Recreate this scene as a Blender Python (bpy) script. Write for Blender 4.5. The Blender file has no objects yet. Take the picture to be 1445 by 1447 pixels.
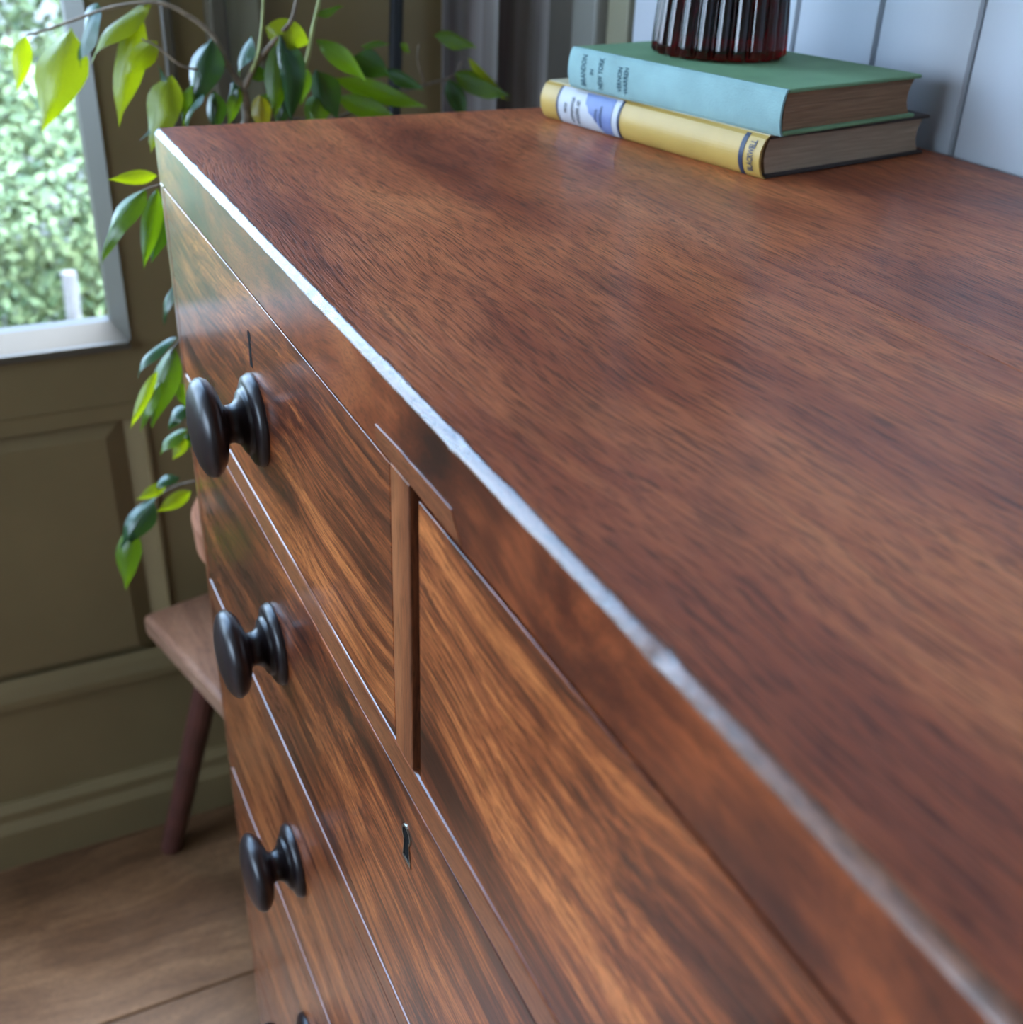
import bpy, bmesh, math, random
from mathutils import Vector, Matrix
random.seed(7)
scene = bpy.context.scene
col = scene.collection
V = Vector
PI = math.pi

# ------------------------------------------------------------------ camera
CAM = V((0.8738, -0.1388, 0.1723))
RIGHT = V((0.4340, 0.9002, 0.0345)).normalized()
FWD = V((-0.7743, 0.3924, -0.4964)).normalized()
DOWN = FWD.cross(RIGHT).normalized()
RIGHT = DOWN.cross(FWD).normalized()
FPX = 1587.5
cam_d = bpy.data.cameras.new('camera')
cam = bpy.data.objects.new('camera', cam_d)
col.objects.link(cam)
M = Matrix.Identity(4)
for i in range(3):
    M[i][0] = RIGHT[i]; M[i][1] = -DOWN[i]; M[i][2] = -FWD[i]; M[i][3] = CAM[i]
cam.matrix_world = M
cam_d.sensor_width = 36.0
cam_d.lens = FPX / 1447 * 36.0
cam_d.clip_start = 0.01
cam_d.dof.use_dof = True
cam_d.dof.focus_distance = 0.57
cam_d.dof.aperture_fstop = 9.5
scene.camera = cam

# ------------------------------------------------------------------ world, light, exposure
world = bpy.data.worlds.new('World'); scene.world = world; world.use_nodes = True
wn = world.node_tree.nodes; wl = world.node_tree.links
bg = wn['Background']
tc = wn.new('ShaderNodeTexCoord'); sep = wn.new('ShaderNodeSeparateXYZ'); rmp = wn.new('ShaderNodeValToRGB')
wl.new(tc.outputs['Generated'], sep.inputs[0]); wl.new(sep.outputs['Z'], rmp.inputs[0])
rmp.color_ramp.elements[0].position = 0.0; rmp.color_ramp.elements[0].color = (0.55, 0.76, 1.0, 1)
rmp.color_ramp.elements[1].position = 0.8; rmp.color_ramp.elements[1].color = (0.34, 0.60, 1.0, 1)
wl.new(rmp.outputs[0], bg.inputs['Color'])
bg.inputs['Strength'].default_value = 14.0

def area(name, loc, target, sx, sy, power, color):
    d = bpy.data.lights.new(name, 'AREA'); d.shape = 'RECTANGLE'; d.size = sx; d.size_y = sy
    d.energy = power; d.color = color
    o = bpy.data.objects.new(name, d); col.objects.link(o)
    o.location = loc
    o.rotation_euler = (V(target) - V(loc)).to_track_quat('-Z', 'Y').to_euler()
    return o
# added fill light, placed before the opening in the unseen front wall
area('front_fill_light', (0.60, -2.80, 0.40), (0.5, 0.0, -0.2), 1.9, 1.2, 19, (0.95, 0.96, 1.0))
sun_d = bpy.data.lights.new('sun', 'SUN'); sun_d.energy = 5.0; sun_d.angle = 0.45; sun_d.color = (1.0, 0.95, 0.85)
sun = bpy.data.objects.new('sun', sun_d); col.objects.link(sun)
sun.rotation_euler = V((0.26, -0.02, -0.96)).to_track_quat('-Z', 'Y').to_euler()

vs = scene.view_settings
scene.display_settings.display_device = 'sRGB'
vs.view_transform = 'Standard'; vs.look = 'None'; vs.gamma = 1.0; vs.use_curve_mapping = False
vs.exposure = 0.0
scene.cycles.max_bounces = 10
scene.cycles.sample_clamp_indirect = 6.0

# ------------------------------------------------------------------ key dimensions
XW = -0.43       # left wall surface
YB = 0.5307      # back wall surface
FLOOR = -1.053
CEIL = 1.30
XR, YF = 3.0, -2.9

# ------------------------------------------------------------------ materials
def mat_new(name):
    m = bpy.data.materials.new(name); m.use_nodes = True
    return m, m.node_tree.nodes, m.node_tree.links, m.node_tree.nodes['Principled BSDF']

def plain(name, color, rough=0.5, spec=0.5, noise=0.0, nscale=20.0, bump=0.0, bscale=200.0, metallic=0.0, coat=0.0, stretch=(1, 1, 1)):
    m, n, l, p = mat_new(name)
    p.inputs['Base Color'].default_value = (*color, 1)
    p.inputs['Roughness'].default_value = rough
    p.inputs['Specular IOR Level'].default_value = spec
    p.inputs['Metallic'].default_value = metallic
    p.inputs['Coat Weight'].default_value = coat
    p.inputs['Coat Roughness'].default_value = 0.15
    if noise or bump:
        t = n.new('ShaderNodeTexCoord'); mp = n.new('ShaderNodeMapping'); l.new(t.outputs['Object'], mp.inputs[0])
        mp.inputs['Scale'].default_value = stretch
        if noise:
            nz = n.new('ShaderNodeTexNoise'); nz.inputs['Scale'].default_value = nscale; nz.inputs['Detail'].default_value = 6
            l.new(mp.outputs[0], nz.inputs['Vector'])
            r = n.new('ShaderNodeValToRGB')
            r.color_ramp.elements[0].position = 0.3; r.color_ramp.elements[1].position = 0.7
            r.color_ramp.elements[0].color = (*[c * (1 - noise) for c in color], 1)
            r.color_ramp.elements[1].color = (*[min(1, c * (1 + noise)) for c in color], 1)
            l.new(nz.outputs[0], r.inputs[0]); l.new(r.outputs[0], p.inputs['Base Color'])
        if bump:
            nb = n.new('ShaderNodeTexNoise'); nb.inputs['Scale'].default_value = bscale; nb.inputs['Detail'].default_value = 4
            l.new(mp.outputs[0], nb.inputs['Vector'])
            b = n.new('ShaderNodeBump'); b.inputs['Strength'].default_value = bump; b.inputs['Distance'].default_value = 0.001
            l.new(nb.outputs[0], b.inputs['Height']); l.new(b.outputs[0], p.inputs['Normal'])
    return m

def wood(name, stops, axis='x', streak=14.0, pore=0.35, rough=(0.30, 0.46), bump=0.25, coat=0.0, wob=0.06, spots=0.0, warp=(1.0, 1.0, 1.0), spec=0.5, blot=0.35, along=0.9, pscale=(70, 900), fine=0.45, coat_rough=0.19):
    """grain running along one object axis: wobbling streaks, dark pores, blotches"""
    m, n, l, p = mat_new(name)
    t = n.new('ShaderNodeTexCoord'); oi = n.new('ShaderNodeObjectInfo')
    add = n.new('ShaderNodeVectorMath'); add.operation = 'ADD'
    mul = n.new('ShaderNodeVectorMath'); mul.operation = 'SCALE'; mul.inputs['Scale'].default_value = 13.7
    cmb = n.new('ShaderNodeCombineXYZ')
    for k in range(3): l.new(oi.outputs['Random'], cmb.inputs[k])
    l.new(cmb.outputs[0], mul.inputs[0]); l.new(t.outputs['Object'], add.inputs[0]); l.new(mul.outputs[0], add.inputs[1])
    src = add.outputs[0]
    # wobble
    wz = n.new('ShaderNodeTexNoise'); wz.inputs['Scale'].default_value = 3.2; wz.inputs['Detail'].default_value = 2
    l.new(src, wz.inputs['Vector'])
    sub = n.new('ShaderNodeVectorMath'); sub.operation = 'SUBTRACT'; sub.inputs[1].default_value = (.5, .5, .5)
    l.new(wz.outputs['Color'], sub.inputs[0])
    sc = n.new('ShaderNodeVectorMath'); sc.operation = 'SCALE'; sc.inputs['Scale'].default_value = wob
    l.new(sub.outputs[0], sc.inputs[0])
    ad2 = n.new('ShaderNodeVectorMath'); ad2.operation = 'ADD'
    l.new(src, ad2.inputs[0]); l.new(sc.outputs[0], ad2.inputs[1])
    def stretched(alongv, across):
        mp = n.new('ShaderNodeMapping')
        s = [across] * 3; s['xyz'.index(axis)] = alongv
        mp.inputs['Scale'].default_value = s
        l.new(ad2.outputs[0], mp.inputs[0]); return mp.outputs[0]
    n1 = n.new('ShaderNodeTexNoise'); n1.inputs['Scale'].default_value = 1.0; n1.inputs['Detail'].default_value = 3; n1.inputs['Roughness'].default_value = 0.55
    l.new(stretched(along, streak), n1.inputs['Vector'])
    n2 = n.new('ShaderNodeTexNoise'); n2.inputs['Scale'].default_value = 1.0; n2.inputs['Detail'].default_value = 4; n2.inputs['Roughness'].default_value = 0.6
    l.new(stretched(5, streak * 9), n2.inputs['Vector'])
    mixv = n.new('ShaderNodeMath'); mixv.operation = 'MULTIPLY_ADD'
    l.new(n2.outputs[0], mixv.inputs[0]); mixv.inputs[1].default_value = fine
    half = n.new('ShaderNodeMath'); half.operation = 'MULTIPLY_ADD'; half.inputs[1].default_value = 1.0; half.inputs[2].default_value = -fine / 2
    l.new(n1.outputs[0], half.inputs[0]); l.new(half.outputs[0], mixv.inputs[2])
    # blotches
    n3 = n.new('ShaderNodeTexNoise'); n3.inputs['Scale'].default_value = 9.0; n3.inputs['Detail'].default_value = 4; n3.inputs['Roughness'].default_value = 0.6
    l.new(src, n3.inputs['Vector'])
    bl = n.new('ShaderNodeMath'); bl.operation = 'MULTIPLY_ADD'; bl.inputs[1].default_value = blot
    l.new(n3.outputs[0], bl.inputs[0])
    sh = n.new('ShaderNodeMath'); sh.operation = 'ADD'; sh.inputs[1].default_value = -blot / 2
    l.new(mixv.outputs[0], sh.inputs[0]); l.new(sh.outputs[0], bl.inputs[2])
    r = n.new('ShaderNodeValToRGB'); cr = r.color_ramp
    while len(cr.elements) < len(stops): cr.elements.new(0.5)
    for e, (ps, c) in zip(cr.elements, stops): e.position = ps; e.color = (*c, 1)
    l.new(bl.outputs[0], r.inputs[0])
    # pores: short dark dashes
    n4 = n.new('ShaderNodeTexNoise'); n4.inputs['Scale'].default_value = 1.0; n4.inputs['Detail'].default_value = 2; n4.inputs['Roughness'].default_value = 0.7
    l.new(stretched(*pscale), n4.inputs['Vector'])
    pr = n.new('ShaderNodeValToRGB'); pr.color_ramp.elements[0].position = 0.36; pr.color_ramp.elements[1].position = 0.54
    pr.color_ramp.elements[0].color = (1 - pore,) * 3 + (1,); pr.color_ramp.elements[1].color = (1.08, 1.08, 1.08, 1)
    l.new(n4.outputs[0], pr.inputs[0])
    mx = n.new('ShaderNodeMix'); mx.data_type = 'RGBA'; mx.blend_type = 'MULTIPLY'; mx.inputs['Factor'].default_value = 1.0
    l.new(r.outputs[0], mx.inputs['A']); l.new(pr.outputs[0], mx.inputs['B'])
    out = mx.outputs['Result']
    if spots:
        n5 = n.new('ShaderNodeTexNoise'); n5.inputs['Scale'].default_value = 1.0; n5.inputs['Detail'].default_value = 3
        l.new(stretched(9, 22), n5.inputs['Vector'])
        s5 = n.new('ShaderNodeValToRGB'); s5.color_ramp.elements[0].position = 0.20; s5.color_ramp.elements[1].position = 0.38
        s5.color_ramp.elements[0].color = (1 - spots,) * 3 + (1,); s5.color_ramp.elements[1].color = (1, 1, 1, 1)
        l.new(n5.outputs[0], s5.inputs[0])
        m5 = n.new('ShaderNodeMix'); m5.data_type = 'RGBA'; m5.blend_type = 'MULTIPLY'; m5.inputs['Factor'].default_value = 1.0
        l.new(out, m5.inputs['A']); l.new(s5.outputs[0], m5.inputs['B']); out = m5.outputs['Result']
    l.new(out, p.inputs['Base Color'])
    rr = n.new('ShaderNodeMapRange'); rr.inputs['To Min'].default_value = rough[0]; rr.inputs['To Max'].default_value = rough[1]
    rr.inputs['From Min'].default_value = 0.3; rr.inputs['From Max'].default_value = 0.7
    l.new(n3.outputs[0], rr.inputs['Value']); l.new(rr.outputs[0], p.inputs['Roughness'])
    b = n.new('ShaderNodeBump'); b.inputs['Strength'].default_value = bump; b.inputs['Distance'].default_value = 0.0006
    l.new(n4.outputs[0], b.inputs['Height']); l.new(b.outputs[0], p.inputs['Normal'])
    p.inputs['Specular IOR Level'].default_value = spec
    p.inputs['Coat Weight'].default_value = coat; p.inputs['Coat Roughness'].default_value = coat_rough; p.inputs['Coat IOR'].default_value = 1.65
    return m

MAT = {}
MAT['top'] = wood('mahogany top', [(0.22, (0.14, 0.028, 0.012)), (0.42, (0.30, 0.068, 0.024)), (0.58, (0.44, 0.118, 0.040)), (0.76, (0.60, 0.19, 0.064))],
                  streak=15, pore=0.58, rough=(0.42, 0.55), bump=0.7, wob=0.05, spots=0.40, blot=0.30, along=4.0, pscale=(45, 800), fine=0.42, coat=0.20, coat_rough=0.16, spec=0.25)
MAT['arris'] = wood('worn polished arris', [(0.25, (0.03, 0.012, 0.010)), (0.5, (0.10, 0.035, 0.020)), (0.75, (0.20, 0.08, 0.04))], streak=60, pore=0.5, rough=(0.22, 0.34), bump=0.4, spec=0.8, pscale=(160, 700))
MAT['rail'] = wood('mahogany flame rail', [(0.24, (0.025, 0.007, 0.006)), (0.45, (0.10, 0.022, 0.010)), (0.60, (0.24, 0.055, 0.018)), (0.78, (0.38, 0.11, 0.036))],
                   streak=13, pore=0.35, rough=(0.30, 0.42), bump=0.10, wob=0.20, along=7.0, blot=0.75, coat=1.0, spec=0.2, fine=0.5)
MAT['drawer'] = wood('mahogany drawer veneer', [(0.28, (0.040, 0.013, 0.008)), (0.42, (0.12, 0.029, 0.012)), (0.55, (0.28, 0.072, 0.022)), (0.72, (0.56, 0.170, 0.048))],
                     streak=34, pore=0.5, rough=(0.30, 0.42), bump=0.10, wob=0.07, blot=0.30, along=1.3, coat=1.0, spec=0.2, fine=0.75)
MAT['carcass'] = wood('mahogany carcass', [(0.25, (0.06, 0.018, 0.010)), (0.5, (0.19, 0.055, 0.022)), (0.75, (0.30, 0.10, 0.038))],
                      streak=24, pore=0.4, rough=(0.30, 0.42), bump=0.12, wob=0.05, coat=1.0, spec=0.2)
MAT['divider'] = wood('mahogany divider', [(0.25, (0.10, 0.030, 0.014)), (0.5, (0.24, 0.075, 0.028)), (0.75, (0.33, 0.12, 0.045))],
                      axis='z', streak=40, pore=0.45, rough=(0.28, 0.38), bump=0.2, wob=0.02)
MAT['gap'] = plain('painted gap shade', (0.012, 0.007, 0.005), 0.7, 0.2)  # near-black: the shade of the gaps put into the colour
MAT['knob'] = plain('ebonised knob', (0.016, 0.010, 0.010), 0.33, 0.45, noise=0.4, nscale=60, bump=0.06, bscale=300)
MAT['brass'] = plain('tarnished brass', (0.35, 0.33, 0.28), 0.35, 0.5, metallic=1.0, noise=0.3, nscale=300)
MAT['black'] = plain('painted keyhole shade', (0.004, 0.004, 0.004), 0.8, 0.1)
MAT['wall_olive'] = plain('olive wall paint', (0.190, 0.134, 0.060), 0.42, 0.4, noise=0.08, nscale=6, bump=0.05, bscale=60)
MAT['sash'] = plain('olive grey window paint', (0.080, 0.066, 0.046), 0.38, 0.5, noise=0.08, nscale=12, bump=0.05, bscale=80)
MAT['plank'] = plain('white painted board', (0.45, 0.475, 0.515), 0.42, 0.4, noise=0.03, nscale=9, bump=0.12, bscale=120, stretch=(1, 1, 0.08))
MAT['plank_edge'] = plain('grey groove', (0.15, 0.155, 0.17), 0.7)
MAT['plaster'] = plain('room plaster', (0.34, 0.315, 0.275), 0.7)
MAT['trim_grey'] = plain('grey trim paint', (0.20, 0.19, 0.165), 0.5)
MAT['trim_olive'] = plain('olive trim paint', (0.23, 0.21, 0.14), 0.45)
MAT['trim_dark'] = plain('dark trim paint', (0.10, 0.088, 0.072), 0.5)
MAT['floor'] = wood('oak floor board', [(0.25, (0.085, 0.038, 0.017)), (0.5, (0.18, 0.088, 0.040)), (0.75, (0.29, 0.155, 0.075))],
                    axis='y', streak=14, pore=0.3, rough=(0.32, 0.48), bump=0.2, wob=0.12)
MAT['stool'] = wood('old stool wood', [(0.25, (0.12, 0.055, 0.032)), (0.5, (0.25, 0.125, 0.075)), (0.75, (0.36, 0.20, 0.125))],
                    streak=18, pore=0.35, rough=(0.34, 0.5), bump=0.25)
MAT['stool_leg'] = plain('dark red leg', (0.070, 0.020, 0.014), 0.4, 0.5, noise=0.3, nscale=30)
MAT['terracotta'] = plain('terracotta', (0.36, 0.145, 0.075), 0.75, 0.3, noise=0.2, nscale=25, bump=0.2, bscale=150)
MAT['soil'] = plain('potting soil', (0.03, 0.02, 0.014), 0.95, 0.1, noise=0.5, nscale=150, bump=1.0, bscale=200)
MAT['bark'] = plain('twig bark', (0.17, 0.12, 0.075), 0.6, 0.4, noise=0.35, nscale=160)
MAT['twig'] = plain('young green twig', (0.28, 0.30, 0.10), 0.5, 0.4, noise=0.25, nscale=120)
MAT['iron'] = plain('black iron', (0.007, 0.007, 0.009), 0.42, 0.4)

def leaf_mat(name, c_top, c_trans, trans=0.45, rough=0.3, vein=1.35):
    m, n, l, p = mat_new(name)
    uv = n.new('ShaderNodeUVMap'); uv.uv_map = 'UVMap'
    sp = n.new('ShaderNodeSeparateXYZ'); l.new(uv.outputs[0], sp.inputs[0])
    # midrib and side veins from the leaf's own uv
    a = n.new('ShaderNodeMath'); a.operation = 'SUBTRACT'; a.inputs[1].default_value = 0.5; l.new(sp.outputs['X'], a.inputs[0])
    ab = n.new('ShaderNodeMath'); ab.operation = 'ABSOLUTE'; l.new(a.outputs[0], ab.inputs[0])
    mr = n.new('ShaderNodeMapRange'); mr.inputs['From Min'].default_value = 0.012; mr.inputs['From Max'].default_value = 0.045
    mr.inputs['To Min'].default_value = 1.0; mr.inputs['To Max'].default_value = 0.0; l.new(ab.outputs[0], mr.inputs['Value'])
    s1 = n.new('ShaderNodeMath'); s1.operation = 'MULTIPLY_ADD'; s1.inputs[1].default_value = -0.7; l.new(ab.outputs[0], s1.inputs[0]); l.new(sp.outputs['Y'], s1.inputs[2])
    s2 = n.new('ShaderNodeMath'); s2.operation = 'MULTIPLY'; s2.inputs[1].default_value = 75.0; l.new(s1.outputs[0], s2.inputs[0])
    s3 = n.new('ShaderNodeMath'); s3.operation = 'SINE'; l.new(s2.outputs[0], s3.inputs[0])
    s4 = n.new('ShaderNodeMapRange'); s4.inputs['From Min'].default_value = 0.6; s4.inputs['From Max'].default_value = 1.0; s4.inputs['To Max'].default_value = 0.3
    l.new(s3.outputs[0], s4.inputs['Value'])
    mxv = n.new('ShaderNodeMath'); mxv.operation = 'MAXIMUM'; l.new(mr.outputs[0], mxv.inputs[0]); l.new(s4.outputs[0], mxv.inputs[1])
    oi = n.new('ShaderNodeObjectInfo')
    hs = n.new('ShaderNodeHueSaturation'); hs.inputs['Color'].default_value = (*c_top, 1)
    vr = n.new('ShaderNodeMapRange'); vr.inputs['To Min'].default_value = 0.8; vr.inputs['To Max'].default_value = 1.25
    l.new(oi.outputs['Random'], vr.inputs['Value']); l.new(vr.outputs[0], hs.inputs['Value'])
    vm = n.new('ShaderNodeMix'); vm.data_type = 'RGBA'
    l.new(mxv.outputs[0], vm.inputs['Factor']); l.new(hs.outputs[0], vm.inputs['A'])
    vm.inputs['B'].default_value = (*[min(1, c * vein + 0.01) for c in c_top], 1)
    l.new(vm.outputs['Result'], p.inputs['Base Color'])
    p.inputs['Roughness'].default_value = rough
    p.inputs['Specular IOR Level'].default_value = 0.6
    bp = n.new('ShaderNodeBump'); bp.inputs['Strength'].default_value = 0.25; bp.inputs['Distance'].default_value = 0.0008; bp.invert = True
    l.new(mxv.outputs[0], bp.inputs['Height']); l.new(bp.outputs[0], p.inputs['Normal'])
    tr = n.new('ShaderNodeBsdfTranslucent'); tr.inputs['Color'].default_value = (*c_trans, 1)
    mx = n.new('ShaderNodeMixShader'); mx.inputs[0].default_value = trans
    l.new(p.outputs[0], mx.inputs[1]); l.new(tr.outputs[0], mx.inputs[2])
    l.new(mx.outputs[0], n['Material Output'].inputs['Surface'])
    return m
MAT['leaf_Y'] = leaf_mat('backlit leaf tone', (0.20, 0.25, 0.012), (0.58, 0.62, 0.004), 0.52, 0.30)  # yellow-green of leaves lit from behind, put into the colour
MAT['leaf_G'] = leaf_mat('green leaf', (0.070, 0.14, 0.015), (0.26, 0.40, 0.004), 0.42, 0.26)
MAT['leaf_D'] = leaf_mat('dark leaf', (0.018, 0.060, 0.020), (0.12, 0.24, 0.004), 0.28, 0.22)
MAT['leaf_O'] = leaf_mat('yellowing leaf', (0.30, 0.24, 0.02), (0.8, 0.65, 0.02), 0.5, 0.35)

def garden_leaf(name, c1, c2):
    m, n, l, p = mat_new(name)
    g = n.new('ShaderNodeNewGeometry')
    r = n.new('ShaderNodeValToRGB'); r.color_ramp.elements[0].color = (*c1, 1); r.color_ramp.elements[1].color = (*c2, 1)
    l.new(g.outputs['Random Per Island'], r.inputs[0]); l.new(r.outputs[0], p.inputs['Base Color'])
    p.inputs['Roughness'].default_value = 0.6
    return m
MAT['shrub_pale'] = garden_leaf('pale shrub foliage', (0.07, 0.11, 0.032), (0.48, 0.52, 0.23))
MAT['shrub_mid'] = garden_leaf('mid shrub foliage', (0.045, 0.085, 0.022), (0.30, 0.36, 0.12))
MAT['shrub_dark'] = garden_leaf('dark shrub foliage', (0.03, 0.055, 0.022), (0.36, 0.40, 0.18))
MAT['lawn'] = garden_leaf('lawn', (0.10, 0.20, 0.06), (0.28, 0.42, 0.15))
MAT['soil_out'] = plain('garden earth', (0.14, 0.12, 0.09), 0.9, noise=0.4, nscale=5)
MAT['post'] = plain('pale timber post', (0.30, 0.235, 0.215), 0.7, noise=0.15, nscale=20)

def glass_mat(name, color, rough=0.0, ior=1.45):
    m, n, l, p = mat_new(name)
    p.inputs['Base Color'].default_value = (*color, 1); p.inputs['Transmission Weight'].default_value = 1.0
    p.inputs['Roughness'].default_value = rough; p.inputs['IOR'].default_value = ior
    return m
MAT['ruby'] = glass_mat('ruby glass', (0.06, 0.0005, 0.0012), 0.10, 1.5)
def pane_mat():
    m = bpy.data.materials.new('window glass'); m.use_nodes = True
    n = m.node_tree.nodes; l = m.node_tree.links; n.clear()
    o = n.new('ShaderNodeOutputMaterial'); t = n.new('ShaderNodeBsdfTransparent'); g = n.new('ShaderNodeBsdfGlossy'); g.inputs['Roughness'].default_value = 0.02
    mx = n.new('ShaderNodeMixShader'); mx.inputs[0].default_value = 0.06; l.new(t.outputs[0], mx.inputs[1]); l.new(g.outputs[0], mx.inputs[2]); l.new(mx.outputs[0], o.inputs[0])
    return m
MAT['pane'] = pane_mat()
MAT['teal'] = plain('faded teal cloth', (0.215, 0.335, 0.325), 0.75, 0.25, noise=0.10, nscale=40, bump=0.5, bscale=900)
MAT['green_cloth'] = plain('green cloth', (0.18, 0.32, 0.165), 0.7, 0.3, noise=0.10, nscale=30, bump=0.5, bscale=900)
MAT['green_edge'] = plain('dark green cloth edge', (0.06, 0.13, 0.07), 0.7, 0.3)
MAT['paper_brown'] = plain('browned paper', (0.26, 0.150, 0.085), 0.8, 0.2, noise=0.22, nscale=14, stretch=(2, 2, 60), bump=0.6, bscale=14)
MAT['paper_cream'] = plain('aged cream paper', (0.40, 0.295, 0.205), 0.8, 0.2, noise=0.15, nscale=14, stretch=(2, 2, 60), bump=0.5, bscale=14)
MAT['jacket'] = plain('mustard dust jacket', (0.42, 0.265, 0.062), 0.42, 0.45, noise=0.10, nscale=25, bump=0.1, bscale=80)
MAT['jacket_pale'] = plain('worn jacket paper', (0.62, 0.54, 0.36), 0.6, 0.35, noise=0.15, nscale=60)
MAT['board_dark'] = plain('dark book board', (0.055, 0.042, 0.038), 0.7, 0.3, noise=0.3, nscale=50)
MAT['label_white'] = plain('white label print', (0.42, 0.42, 0.44), 0.45, 0.4, noise=0.04, nscale=60)
MAT['label_blue'] = plain('blue label print', (0.13, 0.17, 0.33), 0.45, 0.4, noise=0.12, nscale=60)
MAT['navy'] = plain('navy print', (0.018, 0.026, 0.055), 0.45, 0.4)
MAT['ink'] = plain('dark ink', (0.008, 0.010, 0.016), 0.6, 0.3)
MAT['ink_faded'] = plain('faded teal ink', (0.018, 0.055, 0.075), 0.7, 0.2)

def curtain_mat():
    m, n, l, p = mat_new('striped linen curtain')
    t = n.new('ShaderNodeTexCoord'); mp = n.new('ShaderNodeMapping'); mp.inputs['Scale'].default_value = (1, 1, 0.02)
    l.new(t.outputs['Object'], mp.inputs[0])
    nz = n.new('ShaderNodeTexNoise'); nz.inputs['Scale'].default_value = 38; nz.inputs['Detail'].default_value = 3; l.new(mp.outputs[0], nz.inputs['Vector'])
    r = n.new('ShaderNodeValToRGB')
    r.color_ramp.elements[0].position = 0.35; r.color_ramp.elements[0].color = (0.11, 0.075, 0.065, 1)
    r.color_ramp.elements[1].position = 0.62; r.color_ramp.elements[1].color = (0.30, 0.285, 0.27, 1)
    l.new(nz.outputs[0], r.inputs[0]); l.new(r.outputs[0], p.inputs['Base Color']); p.inputs['Roughness'].default_value = 0.85
    return m
MAT['curtain'] = curtain_mat()

# ------------------------------------------------------------------ building helpers
def link_mesh(name, bm, mat, parent=None, origin=None, smooth=False):
    """one mesh object; bm is in world space, the object's origin is its thing's base"""
    o0 = V((0, 0, 0))
    if parent is not None:
        q = parent
        while q is not None: o0 = o0 + q.location; q = q.parent
        off = o0
    else:
        off = V(origin) if origin is not None else V((0, 0, 0))
    for v in bm.verts: v.co -= off
    me = bpy.data.meshes.new(name); bm.to_mesh(me); bm.free()
    for mm in (mat if isinstance(mat, (list, tuple)) else [mat]): me.materials.append(mm)
    if smooth:
        for f in me.polygons: f.use_smooth = True
    o = bpy.data.objects.new(name, me); col.objects.link(o)
    if parent is not None: o.parent = parent
    else: o.location = off
    return o

def thing(name, loc, label, cat, group=None):
    o = bpy.data.objects.new(name, None); col.objects.link(o); o.location = loc; o.empty_display_size = 0.05
    o['label'] = label; o['category'] = cat
    if group: o['group'] = group
    return o
def tag(o, label, cat, group=None):
    o['label'] = label; o['category'] = cat
    if group: o['group'] = group
    return o
def struct(name, bm, mat, origin=None, **k):
    o = link_mesh(name, bm, mat, None, origin, **k); o['kind'] = 'structure'; return o

def add_box(bm, lo, hi, bevel=0.0, seg=2, mi=0):
    lo, hi = V(lo), V(hi)
    r = bmesh.ops.create_cube(bm, size=1.0)
    vs_ = r['verts']
    for v in vs_:
        v.co = V([(lo[i] + hi[i]) / 2 + v.co[i] * (hi[i] - lo[i]) for i in range(3)])
    fs = set(f for v in vs_ for f in v.link_faces)
    if mi:
        for f in fs: f.material_index = mi
    if bevel:
        es = list(set(e for v in vs_ for e in v.link_edges))
        bmesh.ops.bevel(bm, geom=es, offset=bevel, segments=seg, profile=0.5, affect='EDGES')
def box(name, lo, hi, mat, parent=None, bevel=0.0, seg=2, **k):
    bm = bmesh.new(); add_box(bm, lo, hi, bevel, seg); return link_mesh(name, bm, mat, parent, **k)

def add_lathe(bm, prof, center, axis, n=40):
    """prof: list of (r, h) along axis from center"""
    axis = V(axis).normalized(); u = axis.orthogonal().normalized(); w = axis.cross(u)
    rings = []
    for r, h in prof:
        c = V(center) + axis * h
        if r < 1e-6: rings.append([bm.verts.new(c)])
        else: rings.append([bm.verts.new(c + (u * math.cos(2 * PI * k / n) + w * math.sin(2 * PI * k / n)) * r) for k in range(n)])
    for a, b in zip(rings, rings[1:]):
        for k in range(n):
            k2 = (k + 1) % n
            if len(a) == 1 and len(b) == 1: continue
            if len(a) == 1: bm.faces.new((a[0], b[k], b[k2]))
            elif len(b) == 1: bm.faces.new((a[k], b[0], a[k2]))
            else: bm.faces.new((a[k], b[k], b[k2], a[k2]))
    bmesh.ops.recalc_face_normals(bm, faces=bm.faces)

def add_tube(bm, pts, r0, r1, n=8):
    pts = [V(q) for q in pts]; rings = []
    for i, q in enumerate(pts):
        d = (pts[min(i + 1, len(pts) - 1)] - pts[max(i - 1, 0)]).normalized()
        u = d.cross(V((0.31, 0.2, 0.93))).normalized(); w = d.cross(u)
        r = r0 + (r1 - r0) * i / max(1, len(pts) - 1)
        rings.append([bm.verts.new(q + (u * math.cos(2 * PI * k / n) + w * math.sin(2 * PI * k / n)) * r) for k in range(n)])
    for a, b in zip(rings, rings[1:]):
        for k in range(n): bm.faces.new((a[k], a[(k + 1) % n], b[(k + 1) % n], b[k]))
    bm.faces.new(rings[0][::-1]); bm.faces.new(rings[-1])

def spline(pts, sub=5):
    pts = [V(q) for q in pts]; out = []
    for i in range(len(pts) - 1):
        p0 = pts[max(i - 1, 0)]; p1 = pts[i]; p2 = pts[i + 1]; p3 = pts[min(i + 2, len(pts) - 1)]
        for k in range(sub):
            t = k / sub
            out.append(0.5 * ((2 * p1) + (p2 - p0) * t + (2 * p0 - 5 * p1 + 4 * p2 - p3) * t * t + (3 * p1 - p0 - 3 * p2 + p3) * t ** 3))
    out.append(pts[-1]); return out

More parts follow.
